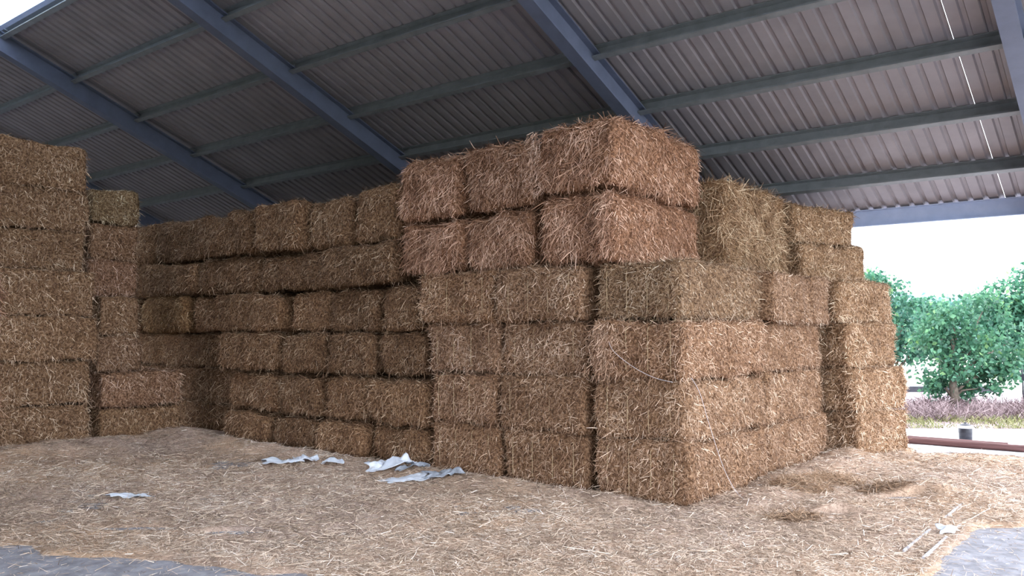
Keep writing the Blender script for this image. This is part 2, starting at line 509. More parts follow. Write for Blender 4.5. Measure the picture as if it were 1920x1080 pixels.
clump(-2.55, 9.65, 0.28, 0.16, 0.06, 800, 'grey dark straw clump on the open floor at right', 0.16)

# ------------------------------------------------------------------ bales
def bale_body(sx, sy, sz, seed, long_axis, r=0.085, rough=1.0, step=0.075, belly=0.02):
    n = [max(4, int(round(s / step))) for s in (sx, sy, sz)]
    pts = {}; V = []; F = []
    def vid(i, j, k):
        key = (i, j, k)
        if key not in pts:
            pts[key] = len(V); V.append(key)
        return pts[key]
    for ax in range(3):
        a, b = [q for q in range(3) if q != ax]
        for side in (0, n[ax]):
            for p in range(n[a]):
                for q in range(n[b]):
                    c = []
                    for dp, dq in ((0, 0), (1, 0), (1, 1), (0, 1)):
                        t = [0, 0, 0]; t[ax] = side; t[a] = p + dp; t[b] = q + dq
                        c.append(vid(*t))
                    flip = (side == 0) ^ (ax == 1)
                    F.append(c[::-1] if flip else c)
    V = np.array(V, float) / np.array(n) - 0.5
    half = np.array([sx, sy, sz]) / 2
    P = V * 2 * half
    inner = np.clip(P, -(half - r), half - r)
    d = P - inner
    Nn = nrm(d)
    P = inner + Nn * r
    S = P + np.array([seed * 3.17, seed * 1.31, seed * 0.77])
    disp = 0.040 * fbm(S * 2.6, seed, 2) + 0.028 * fbm(S * 8, seed + 5, 3)
    # flakes pressed square to the long axis show as grooves on the long sides
    la = S[:, long_axis] * 9.5 + 0.35 * fbm(S * 3, seed + 9, 2)
    fl = vnoise(np.stack([la, la * 0 + 0.5, la * 0 + seed], 1), seed + 3)
    disp += 0.016 * fl * (1 - np.abs(Nn[:, long_axis]))
    # twine pulls the middle of the height in a little; belly out between
    disp += -belly * np.abs(P[:, 2] / half[2]) ** 3 * (1 - np.abs(Nn[:, 2]))
    P = P + Nn * (disp * rough - 0.022)[:, None]
    return P, np.array(F, np.int32)

def surf_sample(P, F, dens, weights):
    q = P[F]
    nrmv = np.cross(q[:, 2] - q[:, 0], q[:, 3] - q[:, 1])
    area = np.linalg.norm(nrmv, axis=1) / 2
    N = nrm(nrmv)
    # weights: dict of direction -> weight
    w = np.zeros(len(F))
    for dvec, ww in weights:
        w = np.maximum(w, ww * np.clip((N @ np.array(dvec)) * 1.35, 0, 1))
    e = area * w * dens
    cnt = RNG.poisson(e)
    idx = np.repeat(np.arange(len(F)), cnt)
    a, b = RNG.random(len(idx)), RNG.random(len(idx))
    qq = q[idx]
    pos = (qq[:, 0] * ((1 - a) * (1 - b))[:, None] + qq[:, 1] * (a * (1 - b))[:, None] + qq[:, 2] * (a * b)[:, None] + qq[:, 3] * ((1 - a) * b)[:, None])
    return pos, N[idx]

BALES = []
def bale(x0, x1, y0, y1, z0, z1, label, group, tint=(1, 1, 1), rotz=0.0, exp=('f',), dens=3000, slen=0.085, swid=0.0055, hang=0.5, lift=0.32, rough=1.0, r=0.085, twine=0, pivot=None, bright=0.0, squash=0.985, seam=0.0, rfac=1.0, belly=0.02, press=1.0):
    sx, sy, sz = (x1 - x0) * squash, (y1 - y0) * squash, (z1 - z0) * press
    seed = len(BALES) + 3
    la = 1 if sy >= sx else 0
    root = empty('straw_bale', ((x0 + x1) / 2, (y0 + y1) / 2, z0))
    root.rotation_euler = (0, 0, rotz)
    tag(root, label, 'bale', group)
    BALES.append(root)
    P, F = bale_body(sx, sy, sz, seed, la, r, rough, belly=belly)
    P[:, 2] += sz / 2
    j = 1 + 0.07 * (random.random() - 0.5)
    col = tuple(c * j for c in tint)
    me = mesh_np('packed_straw', P, F, True)
    body = obj('packed_straw', me, M['bale'], root, col)
    DV = {'f': (0, -1, 0), 'r': (1, 0, 0), 't': (0, 0, 1), 'l': (-1, 0, 0), 'b': (0, 1, 0), 'd': (0, 0, -1)}
    W = [(DV[k], 1.0 if k in exp else 0.10) for k in DV]
    pos, N = surf_sample(P, F, dens, W)
    n = len(pos)
    # direction: random in the surface, dragged down on upright faces, lifted off the surface
    T = RNG.normal(0, 1, (n, 3)); T = T - N * np.sum(T * N, 1, keepdims=True); T = nrm(T)
    g = np.tile([[0, 0, -1.0]], (n, 1))
    T = nrm(T + g * (hang * 1.2))
    T = T - N * np.sum(T * N, 1, keepdims=True); T = nrm(T)
    lf = np.abs(RNG.normal(0, lift, n)) + 0.05
    D = nrm(T + N * lf[:, None])
    ln = np.clip(slen * np.exp(RNG.normal(0, 0.5, n)), 0.02, slen * 2.4)
    ln *= np.where(N[:, 0] > 0.6, rfac, 1.0)
    if seam:
        ln *= np.where(N[:, 0] > 0.6, 1.0, np.clip(pos[:, 2] / seam, 0.3, 1))
        side = np.where(np.abs(N[:, 1]) > 0.6, sx / 2 - np.abs(pos[:, 0]), 1.0)
        ln *= np.clip((side + 0.01) / (seam * 0.7), 0.35, 1)
    wd = swid * RNG.uniform(0.6, 1.35, n)
    bend = g * (RNG.random(n) * hang * 0.45)[:, None] + RNG.normal(0, 0.08, (n, 3))
    S = pos + seed * 2.3
    shade = np.clip(0.44 + bright + 0.27 * RNG.normal(0, 1, n) + 0.38 * fbm(S * 4.2, seed + 40, 3), 0, 1)
    WN = N + RNG.normal(0, 0.45, (n, 3))
    me = stalk_mesh('loose_straw', [stalks(pos - N * 0.008, D, WN, ln, wd, bend, shade, 2)])
    ls = obj('loose_straw', me, M['strand'], root, col)
    tag(ls, kind='stuff')
    for k in range(twine):
        x = (k + 0.5) / twine - 0.5
        # a string round the bale the long way, sunk into the straw
        def ring(ax):
            h = sx / 2 - 0.012 if la == 0 else sy / 2 - 0.012
            zt, zb = sz - 0.02, 0.02
            loop = [(-h, zb + 0.1), (-h, zt - 0.1), (-h + 0.1, zt), (h - 0.1, zt), (h, zt - 0.1), (h, zb + 0.1), (h - 0.1, zb), (-h + 0.1, zb), (-h, zb + 0.1)]
            if la == 1: return [(x * sx * 0.92, p, z) for p, z in loop]
            return [(p, x * sy * 0.92, z) for p, z in loop]
        mb = MB(); mb.tube(ring(la), 0.003, 4, False)
        mb.build('twine', M['old_twine'], root)
    return root

ORD = ['bottom', 'second', 'third', 'fourth', 'fifth', 'top']
COLN = ['first', 'second', 'third', 'fourth', 'fifth', 'sixth', 'seventh', 'eighth', 'ninth']
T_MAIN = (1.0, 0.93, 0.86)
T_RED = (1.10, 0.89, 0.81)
T_WALL_SHADE = (0.80, 0.71, 0.61)  # weathered brown, darkened mostly to stand in for shade on the wall
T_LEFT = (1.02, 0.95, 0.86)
T_DAYLIT = (1.20, 1.13, 1.04)  # tan raised in brightness to stand in for daylight on the right stack
Y0 = 7.58
G1 = 'bales of the tall front stack'
# --- front stack, end faces to the viewer, rows 1-4, three columns
rows = [(0.0, 0.62), (0.62, 1.245), (1.245, 1.865), (1.865, 2.48)]
colx = [[-3.79, -4.99, -6.27, -7.45], [-3.83, -4.99, -6.29, -7.44], [-3.80, -5.0, -6.26, -7.53], [-3.88, -5.02, -6.30, -7.58]]
dy = [[-0.02, 0.02, 0.05], [0.0, 0.0, 0.03], [-0.05, 0.06, 0.06], [0.04, -0.04, -0.03]]
tints = [[(1.02, .93, .86), (.93, .83, .75), (1.0, .89, .80)], [(1.03, .95, .88), (.90, .81, .74), (1.0, .89, .82)],
         [(1.0, .88, .80), (.97, .88, .82), (.96, .87, .82)], [(.88, .84, .76), (.98, .89, .82), (.98, .86, .76)]]
for ri in range(4):
    for ci in range(3):
        x1, x0 = colx[ri][ci], colx[ri][ci + 1]
        g = 0.035 if ci == 1 else 0.012
        lab = (f'brown straw bale at the front corner edge of the tall stack, {ORD[ri]} layer' if ci == 0 else
               f'brown straw bale in {ORD[ri]} layer, {COLN[ci]} column left of the tall stack\'s front corner')
        bale(x0 + (0.0 if ci else 0.055), x1 - (g if ci else 0), Y0 + dy[ri][ci], Y0 + dy[ri][ci] + 2.13, rows[ri][0], rows[ri][1], lab, G1,
             tints[ri][ci], exp=('f', 'r', 't') if ci == 0 else ('f', 't'), dens=4600, rotz=math.radians(random.uniform(-0.8, 0.8)), twine=4, slen=0.055, swid=0.0048, lift=0.40, r=0.075, rough=1.45, seam=0.06, rfac=0.8, belly=0.006, press=1.045)
# --- second column along the right-hand face
for ri in range(4):
    z0, z1 = rows[ri]
    xr = [-3.80, -3.84, -3.88, -3.74][ri]
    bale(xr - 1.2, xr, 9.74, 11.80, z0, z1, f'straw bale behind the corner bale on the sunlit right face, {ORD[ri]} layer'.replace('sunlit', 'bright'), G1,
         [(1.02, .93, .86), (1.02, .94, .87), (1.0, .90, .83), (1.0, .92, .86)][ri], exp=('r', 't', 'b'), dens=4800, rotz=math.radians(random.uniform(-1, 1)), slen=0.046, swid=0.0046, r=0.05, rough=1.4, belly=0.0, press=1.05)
# --- upper tier of reddish straw, rows 5-6
ux = [[-4.59, -5.67, -6.79, -7.96], [-4.56, -5.72, -6.82, -7.96]]
uz = [[(2.48, 3.30), (2.48, 3.20), (2.47, 3.17)], [(3.30, 4.11), (3.21, 4.02), (3.18, 3.99)]]
for ri in range(2):
    for ci in range(3):
        x1, x0 = ux[ri][ci], ux[ri][ci + 1]
        g = 0.07 if ci == 1 and ri == 0 else 0.03
        name = ['lower', 'top'][ri]
        lab = (f'reddish brown straw bale, {name} one of two at the highest corner of the stack' if ci == 0 else
               f'reddish straw bale in {["the fifth", "the topmost"][ri]} layer, {["", "middle", "left"][ci]} of three shaggy ones')
        bale(x0, x1 - g, Y0 - 0.02 - 0.03 * ri, Y0 + 2.12, uz[ri][ci][0], uz[ri][ci][1], lab, G1, (T_RED[0] * (1, .97, 1)[ci], T_RED[1] * (1, .99, 1)[ci], T_RED[2]),
             exp=('f', 'r', 't') if ci == 0 else ('f', 't', 'l') if ci == 2 else ('f', 't'), dens=3900, slen=0.085, hang=0.9, lift=0.36, rough=1.6, r=0.15, seam=0.2, rfac=0.55, rotz=math.radians(random.uniform(-1, 1)), swid=0.0056, bright=0.04)
# on-edge tan bale behind the reddish corner bales
bale(-5.1, -4.33, 9.72, 11.86, 2.50, 3.70, 'tan loose straw bale set on edge behind the reddish corner bales', G1, (1.02, .94, .78), exp=('r', 't', 'f', 'b'), dens=3600, slen=0.10, swid=0.005, hang=0.5, rough=1.3, r=0.11)

# shaggy tufts hanging from the bale fronts
def tuft(root, cx, z_top, z_bot, wid, n, y, tint):
    a_ = RNG.random(n)
    P = np.stack([cx + wid * RNG.normal(0, 0.5, n) * (0.7 + 0.5 * a_), y - 0.02 - 0.07 * RNG.random(n) * np.sin(a_ * PI), z_top + (z_bot - z_top) * a_], 1)
    D = nrm(np.stack([RNG.normal(0, 0.75, n), -0.35 - 0.3 * RNG.random(n), -1.0 + RNG.normal(0, 0.5, n)], 1))
    N = np.tile([[0, -1.0, 0]], (n, 1)) + RNG.normal(0, 0.5, (n, 3))
    st = stalks(P, D, N, RNG.uniform(0.04, 0.12, n), RNG.uniform(0.003, 0.006, n), RNG.normal(0, 0.12, (n, 3)), np.clip(RNG.normal(0.46, 0.27, n), 0, 1), 2)
    o = obj('straw_tuft', stalk_mesh('straw_tuft', [st]), M['strand'], root, tint); tag(o, kind='stuff')
tuft(BALES[6], -0.40, 0.60, 0.02, 0.17, 650, -1.05, (1.05, .93, .86))
tuft(BALES[19], -0.50, 0.74, 0.02, 0.13, 600, -1.08, (1.1, .95, .92))
tuft(BALES[16], 0.42, 0.80, 0.1, 0.12, 500, -1.06, T_RED)
tuft(BALES[18], 0.15, 0.60, 0.05, 0.13, 700, -1.06, T_RED)

# --- long wall of brown bales to the left, their tint darkened to imitate shade
G2 = 'brown bales of the long wall'
zl = [0.0, 0.50, 1.135, 1.75, 2.37, 2.97, 3.70]
wall = [
    [-7.47, -8.60, -9.71, -10.86, -12.12],
    [-7.45, -8.65, -9.65, -10.69, -12.14],
    [-7.55, -8.49, -9.55, -10.66, -12.34, -13.16, -14.22],
    [-7.60, -8.39, -9.55, -10.55, -12.09, -13.27, -14.80, -16.2],
    [-7.98, -9.61, -11.21, -12.99, -14.90, -16.2],
    [-7.98, -8.91, -10.0, -11.23, -12.89, -14.4, -16.2]]
wdy = [
    [0.05, 0.0, 0.04, 0.0],
    [0.03, 0.08, 0.0, 0.06],
    [0.10, 0.06, 0.10, 0.05, 0.30, 0.42],
    [0.06, 0.10, 0.16, 0.02, 0.12, 0.02, 0.12],
    [0.0, 0.10, 0.14, 0.05, 0.1],
    [0.0, -0.04, -0.02, -0.08, 0.02, 0.06]]
dz6 = [0.05, -0.02, 0.03, 0.0, 0.0, 0.05]
for ri in range(6):
    for ci in range(len(wall[ri]) - 1):
        x1, x0 = wall[ri][ci], wall[ri][ci + 1]
        d = wdy[ri][ci] + random.uniform(-0.05, 0.09)
        z0, z1 = zl[ri], zl[ri + 1]
        if ri == 5: z1 += dz6[ci]
        if (ri, ci) == (3, 5): z1 += 0.02
        tj = random.uniform(0.82, 1.16)
        tn = tuple(c * tj for c in T_WALL_SHADE)
        lab = f'shade-tinted brown straw bale in the long wall, {ORD[ri]} layer, {COLN[ci]} from the reddish stack'
        if (ri, ci) == (3, 5):
            tn = (0.90, 0.79, 0.60); lab = 'yellowish straw bale overhanging a dark gap at the left end of the wall'
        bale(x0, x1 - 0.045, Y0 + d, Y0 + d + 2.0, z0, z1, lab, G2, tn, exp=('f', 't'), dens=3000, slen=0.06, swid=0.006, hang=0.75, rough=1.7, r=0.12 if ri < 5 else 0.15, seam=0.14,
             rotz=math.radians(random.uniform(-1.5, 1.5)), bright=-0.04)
# bales set back in the dark recess low at the left end of the wall
bale(-13.6, -12.2, 8.15, 9.9, 0.0, 0.52, 'straw bale sunk in the dark recess by the left stack, lower one', G2, T_WALL_SHADE, exp=('f', 't'), dens=1500, swid=0.007)
bale(-13.6, -12.2, 8.1, 9.9, 0.52, 1.13, 'straw bale sunk in the dark recess by the left stack, upper one', G2, T_WALL_SHADE, exp=('f', 't'), dens=1500, swid=0.007)

bale(-17.6, -13.64, 8.2, 10.0, 0.0, 0.52, 'straw bale behind the two low bales of the left stack, floor level', G2, T_WALL_SHADE, exp=('f', 't'), dens=1200, swid=0.007)
bale(-17.6, -13.64, 8.25, 10.0, 0.52, 1.13, 'straw bale behind the two low bales of the left stack, upper one', G2, T_WALL_SHADE, exp=('f', 't'), dens=1200, swid=0.007)
bale(-17.6, -14.26, 8.3, 10.2, 1.10, 1.75, 'dark straw bale deep in the narrow gap beside the left stack', G2, T_WALL_SHADE, exp=('f',), dens=1200, swid=0.007)
# --- left stack, long sides facing right
G3 = 'bales of the left stack'
near_z = [0.0, 0.66, 1.32, 1.98, 2.66, 3.27, 3.90, 4.56]
near_x = [-12.98, -13.0, -12.96, -12.98, -13.1, -13.08, -13.05]
near_y = [6.0, 6.02, 6.1, 6.02, 5.92, 5.95, 5.90]
L7 = ['bottom', 'second', 'third', 'fourth', 'fifth', 'sixth', 'top']
for i in range(7):
    xr = near_x[i]
    tj = random.uniform(0.93, 1.05)
    bale(xr - 1.2, xr, 4.60, near_y[i], near_z[i], near_z[i + 1], f'pale straw bale in the tall left stack at the picture\'s edge, {L7[i]} layer', G3, tuple(c * tj for c in T_LEFT),
         exp=('r', 't', 'b'), dens=2300, slen=0.055, swid=0.0072, hang=0.8, rotz=math.radians(random.uniform(-1, 1)), rough=1.1, r=0.045, belly=0.004, press=1.04)
for i in range(4):
    xr = [-12.62, -12.56, -12.60, -12.50][i]
    bale(xr - 1.2, xr, 2.45, [4.50, 4.55, 4.50, 4.56][i], near_z[i], near_z[i + 1], f'pinkish straw bale cut by the left picture edge, {L7[i]} layer', G3, T_RED,
         exp=('r', 't', 'b'), dens=1500, slen=0.11, swid=0.0075, hang=0.7)
# second column, set back
c2 = [(0.0, 0.56, -12.98, 6.12, 7.50), (0.56, 1.12, -12.98, 6.12, 7.52), (1.12, 1.70, -13.12, 6.12, 6.88), (1.70, 2.31, -13.12, 6.14, 6.80),
      (2.31, 2.92, -13.45, 6.12, 6.95), (2.92, 3.50, -13.45, 6.12, 6.93), (3.50, 4.07, -13.45, 6.12, 6.93)]
for i, (z0, z1, xr, ya, yb) in enumerate(c2):
    bale(xr - 1.3, xr, ya, yb, z0, z1, f'straw bale in the short column between left stack and dark wall, {L7[i]} layer', G3, tuple(c * random.uniform(0.93, 1.03) for c in T_LEFT),
         exp=('r', 't', 'b', 'f'), dens=2300, slen=0.05, swid=0.0072, hang=0.8, rough=1.0, r=0.05, belly=0.005, press=1.03)

# --- right stack by the open side, turned a little
G4 = 'bales of the bright right stack'
lay = [0.0, 0.62, 1.24, 1.86, 2.46, 3.04, 3.62]
rx = [(-3.44, 11.95, 1.25), (-3.47, 11.95, 1.27), (-3.56, 11.95, 1.32), (-3.66, 11.95, 1.36), (-4.20, 11.98, 1.62), (-4.28, 11.98, 1.55)]
for i, (nx_, ny_, ln) in enumerate(rx):
    ang = -math.radians(17 + random.uniform(-1.5, 1.5))     # clockwise
    W = 1.5
    # near right corner sits at (nx_, ny_)
    c, s = math.cos(ang), math.sin(ang)
    lx, ly = -W / 2, ln / 2
    cx, cy = nx_ + lx * c - ly * s, ny_ + lx * s + ly * c
    # push back so that the left end does not cut into the front stack
    bale(cx - W / 2, cx + W / 2, cy - ln / 2, cy + ln / 2, lay[i], lay[i + 1], f'daylight-tinted tan straw bale in the stack by the open side, {ORD[i]} layer', G4, (T_DAYLIT[0], T_DAYLIT[1], T_DAYLIT[2] * (1 - 0.01 * i)),
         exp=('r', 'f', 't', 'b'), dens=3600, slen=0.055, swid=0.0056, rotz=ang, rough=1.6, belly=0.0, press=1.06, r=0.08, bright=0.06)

# ------------------------------------------------------------------ twine, plastic, drain
def twine_obj(pts, rad, label, mat='twine'):
    P = [Vector(p) for p in pts]
    fine = []
    for i in range(len(P) - 1):
        p0 = P[max(i - 1, 0)]; p1 = P[i]; p2 = P[i + 1]; p3 = P[min(i + 2, len(P) - 1)]
        for k in range(6):
            t = k / 6
            fine.append(0.5 * ((2 * p1) + (p2 - p0) * t + (2 * p0 - 5 * p1 + 4 * p2 - p3) * t * t + (3 * p1 - p0 - 3 * p2 + p3) * t ** 3))
    fine.append(P[-1])
    mb = MB(); mb.tube(fine, rad, 5)
    return tag(mb.build('baling_twine', M[mat], None, True), label, 'twine')
twine_obj([(-3.78, 7.60, 1.30), (-3.70, 7.62, 1.15), (-3.69, 7.78, 0.86), (-3.68, 8.0, 0.50), (-3.66, 8.12, 0.30), (-3.58, 8.18, 0.12), (-3.40, 8.05, 0.055), (-3.28, 8.02, 0.05)], 0.002,
          'white twine trailing down the corner bale to the floor')
twine_obj([(-4.68, 7.50, 1.66), (-4.60, 7.45, 1.57), (-4.49, 7.45, 1.48), (-4.30, 7.45, 1.37), (-4.10, 7.46, 1.29), (-3.92, 7.48, 1.255)], 0.0019,
          'white twine slung across the third layer corner bale end')

def crumple(name, cx, cy, lx, ly, rot, h, seed, mat, label, fold=0.0, cat='plastic'):
    n, m2 = 26, 16
    u, v = np.meshgrid(np.linspace(-0.5, 0.5, n), np.linspace(-0.5, 0.5, m2), indexing='ij')
    u, v = u.ravel(), v.ravel()
    S = np.stack([u * lx * 6, v * ly * 6, u * 0 + seed], 1)
    edge = 1 + 0.35 * vnoise(np.stack([np.arctan2(v, u) * 1.5, u * 0 + seed, u * 0], 1), seed)
    x = u * lx * edge + 0.05 * fbm(S, seed + 1, 2); y = v * ly * edge + 0.05 * fbm(S, seed + 2, 2)
    z = h * np.abs(fbm(S * 1.0, seed + 3, 3)) * 1.6 + h * 0.5 * np.exp(-(v * 4) ** 2) * (0.6 + 0.6 * np.sin(u * 7 + seed))
    z = np.abs(z) + fold * np.exp(-((u - 0.15) * 5) ** 2)
    c, s = math.cos(rot), math.sin(rot)
    X = cx + x * c - y * s; Y = cy + x * s + y * c
    zb = np.maximum(mat_height(X, Y), 0)
    zc = float(np.max(mat_height(np.array([cx]), np.array([cy]))))
    V = np.stack([X - cx, Y - cy, zb + z + 0.012], 1)
    ii, jj = np.meshgrid(np.arange(n - 1), np.arange(m2 - 1), indexing='ij')
    a = (ii * m2 + jj).ravel()
    F = np.stack([a, a + m2, a + m2 + 1, a + 1], 1)
    me = mesh_np(name, V, F, False)
    o = obj(name, me, M[mat]); o.location = (cx, cy, 0)
    md = o.modifiers.new('thickness', 'SOLIDIFY'); md.thickness = 0.003
    return tag(o, label, cat)
R38 = HEAD
crumple('plastic_scrap', -8.72, 4.42, 0.42, 0.20, R38 + 0.5, 0.035, 3, 'plastic', 'small white plastic scrap lying alone on the open floor at left')
crumple('plastic_scrap', -9.25, 6.80, 0.50, 0.30, R38, 0.06, 5, 'plastic', 'white crumpled plastic near the middle of the dark wall')
crumple('plastic_scrap', -9.05, 6.98, 0.30, 0.25, R38 + 0.3, 0.06, 15, 'plastic', 'white plastic rag behind the crumpled plastic by the dark wall')
crumple('plastic_scrap', -8.62, 7.08, 0.26, 0.18, R38, 0.05, 8, 'plastic', 'tiny white plastic scrap right of the crumpled one by the dark wall')
crumple('plastic_sheet', -7.72, 7.25, 0.62, 0.26, R38 + 0.1, 0.07, 11, 'plastic', 'white folded plastic sheet arched up against the foot of the stack', 0.07)
crumple('plastic_sheet', -7.42, 7.32, 0.34, 0.14, R38, 0.05, 18, 'grey_plastic', 'dark grey underside fold of plastic beside the white arched sheet', 0.02)
crumple('plastic_sheet', -7.06, 6.93, 0.50, 0.24, R38 + 0.5, 0.03, 21, 'plastic', 'white plastic sheet lying flat, nearest of the pile before the stack')
crumple('plastic_sheet', -6.80, 7.22, 0.52, 0.20, R38 - 0.2, 0.06, 25, 'grey_plastic', 'grey torn plastic sheet at the right end of the pile')

# two pale steel strips of a floor drain showing through the straw
dr = empty('floor_drain', (-1.64, 8.4, 0)); tag(dr, 'pale steel drain edging half buried in straw beside the bare concrete', 'drain')
for x, segs in ((-1.74, ((7.15, 8.05), (8.55, 9.45), (9.75, 10.15))), (-1.57, ((7.0, 7.85), (8.15, 8.55)))):
    for ya, yb in segs:
        mb = MB(); mb.box((x - 0.008 + 1.64, ya - 8.4, 0.0), (x + 0.008 + 1.64, yb - 8.4, 0.034))
        mb.build('steel_strip', M['strip'], dr)
crumple('plastic_scrap', -1.58, 8.0, 0.16, 0.12, 0.4, 0.06, 33, 'plastic', 'small white plastic lump lying on the drain edging')

# ------------------------------------------------------------------ outdoors
M['apron'] = noise_mat('pale_yard_concrete', [(0.3, (0.58, 0.57, 0.59)), (0.7, (0.74, 0.73, 0.75))], scale=2, detail=8, rough=0.8)
M['verge'] = noise_mat('verge_soil', [(0.3, (0.10, 0.075, 0.075)), (0.5, (0.20, 0.15, 0.15)), (0.7, (0.30, 0.25, 0.23))], scale=1.4, detail=8, rough=0.9)
M['gravel'] = noise_mat('pink_gravel', [(0.3, (0.30, 0.24, 0.27)), (0.6, (0.50, 0.42, 0.46))], scale=6, detail=10, rough=0.9)
M['field'] = noise_mat('pale_field', [(0.3, (0.42, 0.50, 0.36)), (0.6, (0.62, 0.62, 0.52))], scale=0.2, detail=6, rough=0.9)
M['hill'] = noise_mat('wooded_hill', [(0.3, (0.085, 0.15, 0.19)), (0.6, (0.14, 0.22, 0.26))], scale=0.25, detail=8, rough=0.9)
M['pole'] = noise_mat('brown_timber', [(0.3, (0.085, 0.04, 0.038)), (0.7, (0.17, 0.085, 0.08))], scale=6, detail=5, rough=0.8, stretch=(0.3, 4, 4))
M['kerb'] = noise_mat('kerb_concrete', [(0.3, (0.55, 0.55, 0.57)), (0.7, (0.72, 0.72, 0.74))], scale=6, rough=0.8)
M['black'] = noise_mat('black_plastic', [(0.3, (0.018, 0.02, 0.028)), (0.7, (0.04, 0.042, 0.055))], scale=8, rough=0.5, spec=0.4)
M['bark'] = noise_mat('bark', [(0.3, (0.07, 0.055, 0.045)), (0.7, (0.17, 0.14, 0.11))], scale=12, rough=0.9, bump=0.5)
M['leaf'] = attr_mat('leaf', [(0.0, (0.03, 0.085, 0.06)), (0.4, (0.06, 0.175, 0.105)), (0.8, (0.115, 0.27, 0.14)), (1.0, (0.22, 0.37, 0.13))], rough=0.5, spec=0.4, transl=0.4)
M['dry'] = attr_mat('dry_stalk', [(0.0, (0.06, 0.04, 0.045)), (0.5, (0.17, 0.12, 0.125)), (1.0, (0.34, 0.265, 0.26))])
M['grass'] = attr_mat('verge_grass', [(0.0, (0.07, 0.09, 0.03)), (0.5, (0.18, 0.19, 0.075)), (1.0, (0.31, 0.28, 0.15))])

def band(name, v0, v1, z, mat, u0=-60, u1=90):
    quad_plane(name, [uv(u0, v0, z), uv(u1, v0, z), uv(u1, v1, z), uv(u0, v1, z)], mat)
M['yard'] = noise_mat('yard_turf', [(0.3, (0.09, 0.10, 0.06)), (0.7, (0.19, 0.19, 0.13))], scale=0.8, detail=8, rough=0.9)
quad_plane('yard_ground', [(-90, -90, -0.08), (90, -90, -0.08), (90, 120, -0.08), (-90, 120, -0.08)], M['yard'])
quad_plane('apron_ground', [(-16, 13.7, -0.012), (14, 13.7, -0.012), (14, 30.0, -0.06), (-16, 30.0, -0.06)], M['apron'])
band('verge_ground', 15.4, 21.0, -0.02, M['verge'], 3, 60)
band('gravel_track', 21.0, 25.0, -0.04, M['gravel'], 3, 60)
band('field_ground', 25.6, 150.0, -0.045, M['field'], -60, 140)
# wooded hillside far off
nu, nv = 70, 8
U, Vv = np.meshgrid(np.linspace(10, 190, nu), np.linspace(0, 1, nv), indexing='ij')
U, Vv = U.ravel(), Vv.ravel()
hh = (8.2 + 2.2 * fbm(np.stack([U * 0.05, U * 0, U * 0], 1), 3, 4)) * np.sin(np.minimum(Vv, 1) * PI / 2) ** 0.6 + 1.0 * fbm(np.stack([U * 0.4, Vv * 6, U * 0], 1), 8, 3) * (Vv > 0)
vd = 118 + 28 * Vv
V = np.stack([U * 0.7819 - vd * 0.6234, U * 0.6234 + vd * 0.7819, hh - 0.2], 1)
ii, jj = np.meshgrid(np.arange(nu - 1), np.arange(nv - 1), indexing='ij'); a = (ii * nv + jj).ravel()
tag(obj('hillside', mesh_np('hillside', V, np.stack([a, a + nv, a + nv + 1, a + 1], 1), True), M['hill']), kind='structure')

# kerb and poles just outside the eave
pk = MB(); ang_ = math.radians(23)
pk.box((0, -0.07, 0.0), (3.6, 0.07, 0.055), lambda x, y, z: (-3.0 + x * math.cos(ang_) - y * math.sin(ang_), 13.12 + x * math.sin(ang_) + y * math.cos(ang_), z))
tag(pk.build('plank', M['kerb']), 'long pale plank lying on the ground before the reddish poles', 'plank')
def pole(x0, x1, y, z, r, label):
    n = 9
    pts = [(x0 + (x1 - x0) * k / n, y + 0.012 * math.sin(k * 1.3 + y), z + r) for k in range(n + 1)]
    o = MB(); o.tube(pts, [r * (1 + 0.05 * math.sin(k * 2.1)) for k in range(n + 1)], 12)
    return tag(o.build('timber_pole', M['pole'], None, True), label, 'pole', 'poles lying by the eave')
pole(-4.6, -1.80, 14.36, -0.014, 0.052, 'reddish brown pole on the ground, nearer of two behind the plank')
pole(-4.8, -2.05, 14.62, -0.014, 0.048, 'reddish brown pole on the ground, farther one before the bucket')

# bucket with a pale bag over the rim
bx, by, _ = uv(7.277, 13.45)
bk = empty('bucket', (bx, by, -0.02)); tag(bk, 'black bucket with a pale bag folded over its rim, outside', 'bucket')
mb = MB(); mb.lathe([(0.0, 0.0), (0.088, 0.0), (0.09, 0.02), (0.094, 0.08), (0.098, 0.085), (0.096, 0.095), (0.100, 0.16), (0.104, 0.165), (0.102, 0.175), (0.106, 0.27), (0.10, 0.27), (0.095, 0.03), (0.0, 0.03)])
mb.build('body', M['black'], bk, True)
mb = MB(); mb.lathe([(0.108, 0.235), (0.115, 0.243), (0.111, 0.255), (0.112, 0.27), (0.107, 0.28), (0.10, 0.275)], n=30)
o = mb.build('bag_rim', M['plastic'], bk, True)
for v_ in o.data.vertices:
    f_ = 1 + 0.05 * math.sin(7 * math.atan2(v_.co.y, v_.co.x) + v_.co.z * 40)
    v_.co.x *= f_; v_.co.y *= f_
mb = MB(); mb.lathe([(0.10, 0.262), (0.085, 0.285), (0.04, 0.305), (0.018, 0.312), (0.016, 0.33), (0.0, 0.332)])
mb.build('lid', M['black'], bk, True)

# low dark timber edging along the field
mb = MB(); mb.box((7, 25.0, -0.05), (14.5, 25.25, 0.13), lambda u, v, z: uv(u, v, z))
tag(mb.build('timber_edging', M['black']), 'low dark timber edging between gravel and pale field', 'edging')
mb = MB(); mb.box((9, 38.0, -0.05), (40, 38.3, 0.10), lambda u, v, z: uv(u, v, z))
tag(mb.build('field_edging', M['gravel']), 'thin grey line of edging far out in the pale field', 'edging')
